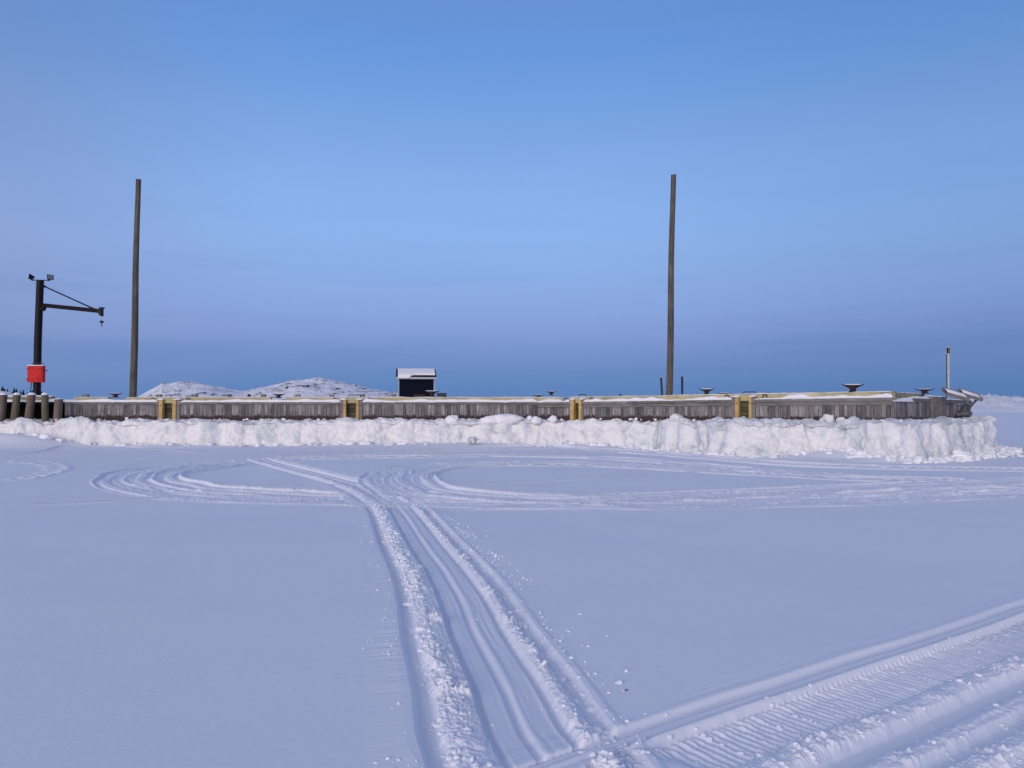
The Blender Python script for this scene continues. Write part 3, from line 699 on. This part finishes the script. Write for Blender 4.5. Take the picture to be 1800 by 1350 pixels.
for i in range(41):
    fx = i/40; x = xl+.10+(xr_-xl-.18)*fx; row = []
    # snow has slid low over the eave at the left and stops short of it at the right
    lo = -.05 if fx < .3 else (-.05+.16*min(1, (fx-.3)/.15) + .02*mn.noise(Vector((fx*30, 0, 0))))
    for k in range(9):
        f = lo + (.97-lo)*k/8; y = D-.27+(dp/2+.27)*f; z = ze+.04+t+(zr+.05-ze)*f
        row.append((x, y, z + .09*(1 if 0 < k < 8 else .35) - (.06 if k == 0 and fx < .3 else 0)))
    for k in (8, 0):
        f = lo + (.97-lo)*k/8; row.append((x, D-.27+(dp/2+.27)*f, ze+.045+t+(zr+.05-ze)*f-(.12 if (k == 0 and fx < .35) else 0)))
    rows.append(row)
mb.grid(rows, True, True); mb.add(rows[0], [tuple(range(11))]); mb.add(rows[-1], [tuple(range(11))[::-1]]); mb.build('snow_cover', M_SNOW, rf)
sh.rotation_euler.z = .16
# bin beside the hut
c = at(776.5, 697, 44.5); bn = empty('storage_bin', (c.x, 44.5, 2.2)); tag(bn, 'low dark green bin on the deck just right of the navy hut', 'bin')
mb = MB(); z1 = zat(691, 44.5); mb.box(c.x-.26, c.x+.25, 44.3, 44.8, 2.2, z1-.04); mb.build('body', M_GREEN, bn, bevel=.015)
mb = MB(); mb.box(c.x-.28, c.x+.27, 44.28, 44.82, z1-.037, z1); mb.build('lid', M_GREEN, bn, bevel=.012)
# rusty low timber lying in front of hut
c = at(738, 696, 44); tm = MB(); tm.box(c.x-.35, c.x+.30, 43.9, 44.1, 2.2, zat(693, 44)); tag(tm.build('timber_baulk', M_MAROON, None, bevel=.01), 'reddish low baulk lying in front of the navy hut', 'timber')

# ------------------------------------------------------------------ cleats
def make_cleat():
    e = empty('mooring_cleat'); w_ = .38
    mb = MB(); mb.tube([(0,0,0),(0,0,.03),(0,0,.1),(0,0,.2),(0,0,.24)], [.15,.125,.12,.12,.10], 16); mb.box(-.18, .18, -.13, .13, -.01, .028); mb.build('stem', M_MAROON, e)
    mb = MB(); rows = []
    for x in (-.42, -.40, -.34, -.25, -.15, -.07, 0, .07, .15, .25, .34, .40, .42):
        t = abs(x)/.42; top = .305 + .035*t**2; th = .185*(1-t)**1.25 + .035; th = th if t < .99 else .018; wd = .075*(1-t)+.03
        rows.append([(x, wd*math.cos(a), top-th/2+th/2*math.copysign(abs(math.sin(a))**.7, math.sin(a))) for a in [2*math.pi*k/14 for k in range(14)]])
    mb.grid(rows, True, True); mb.add(rows[0], [tuple(range(14))]); mb.add(rows[-1], [tuple(range(14))[::-1]]); mb.build('horn', M_MAROON, e)
    mb = MB(); rows = []
    for i in range(13):
        x = -.35+.70*i/12; rows.append([(x, .07*math.cos(a), .300+.03*(abs(x)/.42)**2+.034*(1-(abs(x)/.36)**6)*math.sin(a)) for a in [math.pi*k/8 for k in range(9)]])
    mb.grid(rows, True, True); mb.build('snow_cover', M_SNOW, e)
    return e
proto = make_cleat(); first = True
cl = [(203, 690.5, 24, 38.1, .8, 'small dark mooring cleat on a grey pad left of the tall greenish pole', -.3),
      (490, 691.5, 24, 38.1, .8, 'small dark mooring cleat on a grey pad in front of the snowy hills', -.3),
      (759.5, 686, 27, 39.3, 1, 'maroon mooring cleat overlapping the right corner of the navy hut', 0),
      (946, 693.5, 20, 46.5, .72, 'low flat looking mooring cleat at mid pier, left one of a close pair', 0),
      (969, 687, 18, 38.2, 1, 'maroon mooring cleat at mid pier, taller right one of a close pair', 0),
      (1242, 682.5, 26.5, 33.8, 1, 'maroon snow topped mooring cleat just right of the two dark pipes', 0),
      (1273, 690, 22.5, 44, .72, 'low mooring cleat beyond the curb, left of the last yellow ladder bay', 0),
      (1499, 674.5, 36, 30.2, 1, 'largest snow topped maroon mooring cleat standing clear on the curb near the pier corner', 0),
      (1625, 683, 33, 33.5, .62, 'low wide maroon mooring cleat beside the snowy tilted ramps', 0)]
for (px, py, wpx, D, hs, lab, _) in cl:
    e = proto if first else copy_tree(proto); first = False
    sc_ = wpx*D/F/.84; v = at(px, py, D); e.scale = (sc_, sc_, sc_*hs); e.location = (v.x, v.y, v.z-.35*sc_*hs)
    if px > 1000: e.rotation_euler.z = -.25
    tag(e, lab, 'mooring cleat', 'mooring cleats along the pier')
# snow piled round cleat feet
for (px, D, ww) in ((759, 39.2, .55), (969, 38.1, .35), (1242, 33.9, .5), (1499, 30.3, .65)):
    pass

# ------------------------------------------------------------------ timber blocks on far curb
bl = [(148.5, 10, 'timber block seen over the curb left of the first cleat'), (278, 9, 'timber block seen above the left post of the first ladder bay'), (341, 9, 'timber block just right of the first ladder bay'), (402, 5, 'narrow timber block left of a tiny one, before the left hill'), (436.5, 3.5, 'tiny square timber block between two blocks, before the snowy saddle'),
      (462, 8, 'timber block just left of the cleat before the hills'), (522.5, 8, 'timber block below the summit of the snowy hill'), (582.5, 8, 'timber block just left of the second ladder bay'), (636.5, 8, 'timber block just right of the second ladder bay'), (692, 7, 'timber block left of the navy hut'), (1090.5, 3.5, 'tiny dark block alone on the curb left of the dark pipes')]
for (px, wpx, lab) in bl:
    D = 46.5; c = at(px, 693, D); hw = wpx*D/F/2; mb = MB(); mb.box(c.x-hw, c.x+hw, D, D+.25, 2.2, c.z)
    o = mb.build('timber_block', M_FASCIA if wpx > 4 else M_BLACK, None, bevel=.01); tag(o, lab, 'timber block', 'timber blocks on the far edge of the deck')
# pipes
for (xb, xt, yt, lab) in ((1164.5, 1162, 664, 'short leaning dark pipe left of the tall brown pole'), (1199.3, 1199, 662, 'short upright dark pipe right of the tall brown pole')):
    D = 37.5; b = at(xb, 700, D); b.z = 2.2; t = at(xt, yt, D); mb = MB(); mb.tube([b, t], .052, 14); mb.tube([t-(t-b)*.03, t], .058, 14)
    tag(mb.build('steel_pipe', M_PIPE), lab, 'pipe', 'short pipes beside the brown pole')
# navigation light
D = 34.5; e = empty('harbour_light', (at(1667, 700, D).x, D, 2.2)); tag(e, 'slim galvanised light post with caged lantern at the right end of the pier', 'harbour light')
b = at(1667.3, 700, D); b.z = 2.2; t = at(1666.8, 622.5, D); mb = MB(); mb.tube([b, t], .062, 16); mb.build('post', M_GALV, e)
mb = MB(); mb.tube([b+Vector((-.075, 0, 0)), t+Vector((-.075, 0, 0))], .018, 8); mb.build('conduit', M_IRON, e)
mb = MB(); z0 = t.z; mb.tube([(t.x, D, z0), (t.x, D, z0+.03)], .115, 18); mb.build('base_plate', M_GALV, e)
mb = MB(); mb.tube([(t.x, D, z0+.03), (t.x, D, z0+.28)], .07, 16); mb.build('lamp', M_BLACK, e)
mb = MB(); zt = z0+.28
for k in range(6):
    a = k*math.pi/3+.3; mb.tube([(t.x+.1*math.cos(a), D+.1*math.sin(a), z0+.03), (t.x+.1*math.cos(a), D+.1*math.sin(a), zt)], .010, 6)
mb.tube([(t.x, D, zt), (t.x, D, zt+.025), (t.x, D, zt+.05)], [.115, .11, .04], 16); mb.build('cage', M_GALV, e)

# ------------------------------------------------------------------ tilted ramps at the end
def ramp(c00, c10, D0, D1, drop, lab):
    """c00 = high left corner pixel, c10 = low right corner pixel (near edge at D0, far edge at D1)"""
    a = at(c00[0], c00[1], D1); b = at(c10[0], c10[1], D1)              # far long edge
    c = a+drop; d = b+drop                                              # near long edge
    e = empty('tilted_ramp', (a+d)/2); tag(e, lab, 'ramp', 'tilted wooden ramps at the pier end')
    nrm = (b-a).cross(c-a).normalized(); nrm = nrm if nrm.z > 0 else -nrm
    mb = MB(); mb.hexa([c-nrm*.06, d-nrm*.06, b-nrm*.06, a-nrm*.06, c, d, b, a]); mb.build('panel', M_FASCIA, e)
    for p, q in ((a, b), (c, d)):
        mb = MB(); mb.bar(p+nrm*.02, q+nrm*.02, .05, .13, nrm); mb.build('side_rail', M_FASCIA, e, bevel=.006)
    mb = MB(); mb.bar(b+nrm*.02, d+nrm*.02, .05, .13, nrm); mb.build('end_rail', M_FASCIA, e, bevel=.006)
    mb = MB(); rows = []
    for i in range(13):
        row = []
        for k in range(9):
            u, v = i/12, k/8; p = a.lerp(b, .02+.95*u).lerp(c.lerp(d, .02+.95*u), .05+.9*v); row.append(p+nrm*(.05+.06*math.sin(math.pi*v)**.5*math.sin(math.pi*min(1, u*1.2+.1))**.5))
        rows.append(row)
    mb.grid(rows); mb.build('snow_cover', M_SNOW, e)
    return e, a, b, c, d
e1, a, b, c, d = ramp((1656, 683.5), (1694, 694), 31, 32.5, Vector((-.03, -.40, -.225)), 'nearer left snow filled wooden ramp tilted down beyond the end ladder posts')
mb = MB(); q = C.s_(1680); mb.bar(d+Vector((-.05, 0, -.1)), C.p(q, .12, 1.55), .07, .07); mb.bar(C.p(q-.1, .12, 1.5), C.p(C.s_(1702), .12, 1.5), .1, .16); mb.build('strut', M_FASCIA, e1)
e2, a, b, c, d = ramp((1684, 685), (1718, 695), 33, 34.5, Vector((-.03, -.40, -.225)), 'farther right snow filled wooden ramp overhanging the pier end')
mb = MB(); q = C.s_(1693); mb.bar((c+d)/2+Vector((.3, .2, -.1)), C.p(q, .12, 1.58), .07, .07); mb.build('strut', M_FASCIA, e2)

# ------------------------------------------------------------------ ice bank
base_px = [(-160,784),(-100,784),(0,785),(100,785),(200,785),(300,786),(400,786),(500,784),(600,782),(700,781),(800,781),(900,781),(1000,783),(1080,787),(1150,791),(1220,797),(1300,803),(1400,804),(1450,804),(1520,809),(1600,813),(1650,811),(1700,807),(1742,803)]
Bc = []; Wc = []
for (px, py) in base_px:
    g0_ = Vector(gnd(px, py))
    if g0_.y > 36.15: g0_ = g0_*(36.15/g0_.y)
    Bc.append(g0_)
    if px <= 114: s_ = Z; q = Z.s_(px)
    elif px <= 990: s_ = A; q = A.s_(px)
    elif px <= 1570: s_ = B; q = B.s_(px)
    else: s_ = C; q = C.s_(min(px, 1700)) if px < 1600 else {1600: 1.2, 1650: 3.0, 1700: 5.0, 1742: 7.0}[px]
    v = s_.p(q, -.25, 0); Wc.append(Vector((v[0], v[1])))
Bc += [Vector(v) for v in ((19.2, 30.4), (20.9, 33.0), (22.4, 36.2), (22.6, 40), (20.5, 45))]
Wc += [Vector(v) for v in ((18.9, 34.0), (20.3, 35.5), (20.9, 36.6), (20.3, 38.8), (18.5, 42.5))]
def dense(Pa, Pb, step=.045):
    oa = []; ob = []
    Pa = [Pa[0]*2-Pa[1]]+Pa+[Pa[-1]*2-Pa[-2]]; Pb = [Pb[0]*2-Pb[1]]+Pb+[Pb[-1]*2-Pb[-2]]
    cr_ = lambda a, b, c, d, t: .5*((2*b)+(c-a)*t+(2*a-5*b+4*c-d)*t*t+(3*b-a-3*c+d)*t**3)
    for i in range(1, len(Pa)-2):
        n = int(((Pa[i+1]-Pa[i]).length)/step)+1
        for k in range(n):
            oa.append(cr_(*Pa[i-1:i+3], k/n)); ob.append(Pb[i].lerp(Pb[i+1], k/n))
    return oa, ob
BB, WW = dense(Bc, Wc)
NT_, NF_ = 34, 44
verts = []; s = 0
off_y = Vector((0, 0, 0))
prev = BB[0]
for i, (b, wv) in enumerate(zip(BB, WW)):
    s += (b-prev).length; prev = b
    j = min(len(BB)-2, max(1, i)); tg = (BB[j+1]-BB[j-1]).normalized(); out_ = Vector((tg.y, -tg.x))
    if (b-wv).dot(out_) < 0: out_ = -out_
    bend = min(1, max(0, (b.x-2)/11)); ztop = 1.27 + .09*bend + .05*mn.noise(Vector((s*.5, 1, 0)))
    if b.x > 18.5: ztop += .04
    lean = .32 + .24*mn.noise(Vector((s*.35, 9, 0)))
    crest = b - out_*lean
    for k in range(NT_+NF_+1):
        if k <= NT_:
            t = k/NT_; p2 = wv.lerp(crest, t); z = ztop - .03*t - .10*max(0, t-.86)/.14; nx = Vector((0, 0, 1)); face = max(0, (t-.7)/.3)
            nrm = Vector((out_.x*face, out_.y*face, 1)).normalized()
        else:
            t = (k-NT_)/NF_; z = (ztop-.13)*(1-t) - .12*t; p2 = crest.lerp(b, t**1.5*.8 + .2*t); face = 1
            nrm = Vector((out_.x, out_.y, .35*(1-t)*(1-t))).normalized()
        P = Vector((p2.x, p2.y, z)); Q = Vector((P.x, P.y, P.z*.8))
        # big blocks, vertical flutes, rubble
        wx = Q.x + .35*mn.noise(Q*1.1); wz = Q.z + .25*mn.noise(Q*1.1+Vector((9, 3, 1)))
        v1 = mn.voronoi(Vector((wx*.8, Q.y*.8, wz*.8)))[0]
        d = (.45 - v1[0])*.44*(.35+.65*face)
        rub = min(1, max(0, .5+1.3*mn.noise(Vector((s*.16, 4, P.z*.5)))))          # where the bank is rubbly, where it is smooth
        v2 = mn.voronoi(Vector((wx*2.2, Q.y*2.2, wz*2.6)))[0]
        d += (.5-v2[0])*.19*(.35+.65*rub) - .02
        v3 = mn.voronoi(Vector((wx*6, Q.y*6, wz*7)))[0]
        d += (.5-v3[0])*.065*(.25+.70*rub)
        d += .09*mn.fractal(Vector((Q.x*1.5, Q.y*1.5, Q.z*1.3)), .75, 2.1, 7)
        fl = mn.noise(Vector((s*1.6, 3.3, P.z*.3)))
        d += .17*fl*face*(1.15-rub)                                               # flutes
        d -= .09*max(0, 1-abs(mn.noise(Vector((wx*.9, 8.8, wz*.8))))*8)*face*max(0, mn.noise(Vector((s*.7, 1, wz)))+.35)     # clefts
        if k > NT_: d += .10*max(0, t-.72)/.28*(.3+mn.noise(Vector((s*1.1, 7, 0)))*1.4)
        ed = min(1, k/5)
        P += nrm*d*ed
        if k <= NT_+8: P.z += (.10*mn.noise(Vector((s*.8, P.y*.5, 40))) + .08*mn.noise(Vector((s*2.6, P.y*2, 44))))*min(1, max(0, k-NT_*.45)/(NT_*.4))*min(1, (NT_+8-k)/8)
        if k <= NT_: P.z += .10*max(0, mn.noise(Vector((s*1.3, P.y*1.3, 12)))-.12)*(1-abs(2*t-1)*.4)*2
        verts.append(P)
NK = NT_+NF_+1; NB = len(BB)
i = np.arange(NB-1)[:, None]; j = np.arange(NK-1)[None, :]
fc = np.stack([i*NK+j, i*NK+j+1, (i+1)*NK+j+1, (i+1)*NK+j], -1).reshape(-1, 4)
ice = np_mesh('ice_bank', np.array([v[:] for v in verts]), fc, M_ICE)
tag(ice, 'long rough bank of white and pale green shore ice under the pier', 'ice bank')
# individual blocks and mounds
def rock(name, c, dims, mat_, lab, cat, group, rough=.22, seed=0, flatb=True, sub=4):
    bm = bmesh.new(); bmesh.ops.create_icosphere(bm, subdivisions=sub, radius=1)
    sv_ = Vector((seed*3.7, seed*1.3, 2))
    for v in bm.verts:
        n_ = v.co.normalized(); vv = mn.voronoi(n_*1.7+sv_)[0]
        k = 1 + rough*(mn.fractal(n_*1.4+sv_, .9, 2, 4)) - rough*.8*vv[0]*.6 + .05*mn.noise(n_*6+sv_)
        v.co = Vector((n_.x*dims[0]*k, n_.y*dims[1]*k, n_.z*dims[2]*k))
    for f in bm.faces: f.smooth = True
    me = bpy.data.meshes.new(name); bm.to_mesh(me); bm.free(); me.materials.append(mat_)
    o = bpy.data.objects.new(name, me); COL.objects.link(o); o.location = c; tag(o, lab, cat, group); return o
gm = 'snow mounds on top of the ice bank'
for (px, py, D, dx, dy, dz, lab) in [
    (888, 737, 36.7, .85, .4, .30, 'largest double humped snow mound on the ice bank below mid pier'),
    (862, 738, 36.6, .5, .3, .22, 'left shoulder mound of the largest snow hump on the ice bank'),
    (795, 738, 36.8, .36, .3, .26, 'round snow mound on the ice bank right below the hut bin'),
    (942, 738, 36.6, .26, .22, .20, 'small rounded snow mound between the big mound and the narrow ladder bay'),
    (931, 734, 36.9, .13, .12, .13, 'tiny pointed snow lump standing on the left of a small mound'),
    (972, 736, 36.7, .20, .2, .19, 'small snow mound left of the narrow ladder bay')]:
    rock('snow_mound', at(px, py, D)-Vector((0, 0, .03)), (dx, dy, dz), M_SNOW, lab, 'snow mound', gm, .2, px)
gb = 'ice blocks along the ice bank'
for (px, py, D, dx, dy, dz, lab) in [
    (1023, 779, None, .42, .35, .30, 'smooth white ice block at the foot of the bank below the narrow ladder bay'),
    (1043, 783, None, .26, .22, .18, 'smaller ice block leaning right of the smooth white block'),
    (830, 774, 35.2, .26, .3, .20, 'squarish ice block standing left of the long pale ledge'),
    (1455, 737, 29.6, .24, .22, .20, 'pointed ice block crowning the bank left of the pier corner'),
    (1478, 739, 29.3, .18, .2, .13, 'low ice lump beside the pointed block near the pier corner'),
    (1735, 797, 29, .34, .32, .36, 'upright pale ice block at the right end of the ice bank'),
    (1690, 806, None, .50, .34, .25, 'rounded snowy block at the foot of the bank below the ramps'),
    (1532, 797, 27.4, .32, .3, .26, 'angular ice chunk in the drift below the large cleat'),
    (1188, 735, 33.2, .30, .25, .20, 'knobbly ice lump on the bank right below the brown pole'),
    (1737, 741, 33.0, .28, .25, .28, 'ragged ice knob on top of the right end of the bank')]:
    if D is None: g2 = gnd(px, py+4); c = Vector((g2[0], g2[1], dz*.45))
    else: c = at(px, py, D)
    rock('ice_block', c, (dx, dy, dz), M_ICE if 'snowy' not in lab and 'white' not in lab else M_SNOW, lab, 'ice block', gb, .35, px)
items = []
for _ in range(1100):
    i = random.randrange(len(BB)); b = BB[i]
    dens = .25 + .75*max(0, mn.noise(Vector((b.x*.35, 5, 0)))+.2) + (.5 if 5 < b.x < 10 or b.x > 12 else 0)
    if random.random() > dens: continue
    r = .03+.14*random.random()**2.2; o = abs(random.gauss(0, .30)); j = min(len(BB)-2, i); tg = (BB[j+1]-BB[j]).normalized()
    items.append((b.x+tg.y*o, b.y-tg.x*o, gh(b.x+tg.y*o, b.y-tg.x*o)+r*.2, r))
for _ in range(130):
    px = random.uniform(1700, 1790); py = 806-(px-1700)*.09+random.uniform(-2, 2); g2 = gnd(px, py); r = random.uniform(.04, .16)*(1-(px-1700)/160); items.append((g2[0], g2[1], r*.4, r))
for _ in range(110):
    i = random.randrange(len(BB)); f = random.uniform(.1, .8); p = BB[i].lerp(WW[i], f); r = random.uniform(.03, .08)
    items.append((p.x, p.y, 1.27+.09*min(1, max(0, (p.x-2)/11))+.0, r))
tag(chunk_mesh('ice_rubble', items, M_SNOW, .6, False), 'loose ice rubble along the foot and top of the ice bank', 'ice rubble', kind='stuff')

# ------------------------------------------------------------------ distant land
def ridge(name, prof, D0, depth, mat_, nx=420, ny=60, rough=.12, base=718, fr=.02):
    xs = np.linspace(prof[0][0], prof[-1][0], nx); ys = np.interp(xs, [p[0] for p in prof], [p[1] for p in prof])
    V = np.zeros((ny, nx, 3)); Dm = D0+depth*.5
    for j in range(ny):
        t = j/(ny-1); D = D0+depth*t; bell = math.sin(math.pi*min(1, t*1.0))**.8
        X = (xs-900)/F*D; hz = (base-ys)/F*Dm + EYE*0
        nz = fbm(X*fr+3, np.full(nx, D*fr), 6, .6)
        V[j, :, 0] = X; V[j, :, 1] = D; V[j, :, 2] = (hz+EYE)*bell*(1 + rough*nz*2) - 1.0 + nz*hz.max()*.10*bell
    i = np.arange(ny-1)[:, None]; j = np.arange(nx-1)[None, :]
    fc = np.stack([i*nx+j, i*nx+j+1, (i+1)*nx+j+1, (i+1)*nx+j], -1).reshape(-1, 4)
    o = np_mesh(name, V.reshape(-1, 3), fc, mat_); tag(o, kind='structure'); return o
ridge('hill', [(225,706),(240,700),(262,688),(285,676),(310,673),(345,673.5),(370,677),(400,682),(430,685.5),(450,682),(470,679),(495,674),(520,669.5),(550,668),(580,671),(620,677),(660,684),(700,690),(745,698),(800,708)], 1300, 600, M_HILL, rough=.16, fr=.018)
ridge('far_shore', [(1500,712),(1600,708),(1680,702),(1715,699),(1740,696.5),(1770,698.5),(1800,700),(1900,702),(2050,706)], 420, 260, M_RIDGE, rough=.5, fr=.12)
ridge('shore_bank', [(-200,684),(-60,684),(0,686.5),(12,688.5),(25,690),(35,692),(60,696),(90,702)], 600, 120, M_HILL, rough=.1, fr=.03)
gt = 'conifers on the far bank at the left edge'
for (px, yb, yt, wpx, lab) in [(4, 690, 678.5, 5, 'tallest dark conifer on the far bank, at the picture edge'), (7.5, 690, 682, 3.4, 'short conifer close beside the tallest one'), (13, 692, 683, 3, 'thin pale conifer between two dark groups'), (25, 693, 681, 4.4, 'bushy dark conifer in the middle of the far bank'),
        (29, 693, 682.5, 3.4, 'conifer leaning on the bushy middle one'), (36.5, 694, 686, 2.6, 'very small thin conifer right of the middle pair'), (41, 695, 684.5, 3.2, 'pointed conifer left of the crane mast foot'), (49, 696, 689, 2.4, 'smallest conifer tip beside the crane mast foot')]:
    D = 655.0; b = at(px, yb, D); t = at(px, yt, D); hh = t.z-b.z; e = empty('conifer_tree', b); tag(e, lab, 'conifer', gt)
    mb = MB(); mb.tube([b, b+Vector((0, 0, hh*.95))], [.12, .03], 6); mb.build('trunk', M_BARK, e)
    mb = MB(); rw = wpx*D/F/2*1.5
    for k in range(220):
        f = random.random()**.8; z = hh*(.12+.86*f); rad = rw*(1-f)*random.uniform(.75, 1.15)+.08; a = random.uniform(0, 6.283); c = b+Vector((0, 0, z))
        tip = c+Vector((math.cos(a)*rad, math.sin(a)*rad, -rad*.25)); sd = Vector((-math.sin(a), math.cos(a), 0))*(.12+rad*.22)
        mb.add([c+Vector((0, 0, .12*hh*.5)), tip+sd, tip-sd, tip+Vector((math.cos(a)*.1, math.sin(a)*.1, -.15))], [(0, 1, 3), (0, 3, 2), (0, 2, 1)])
    mb.build('crown', M_FIR, e)
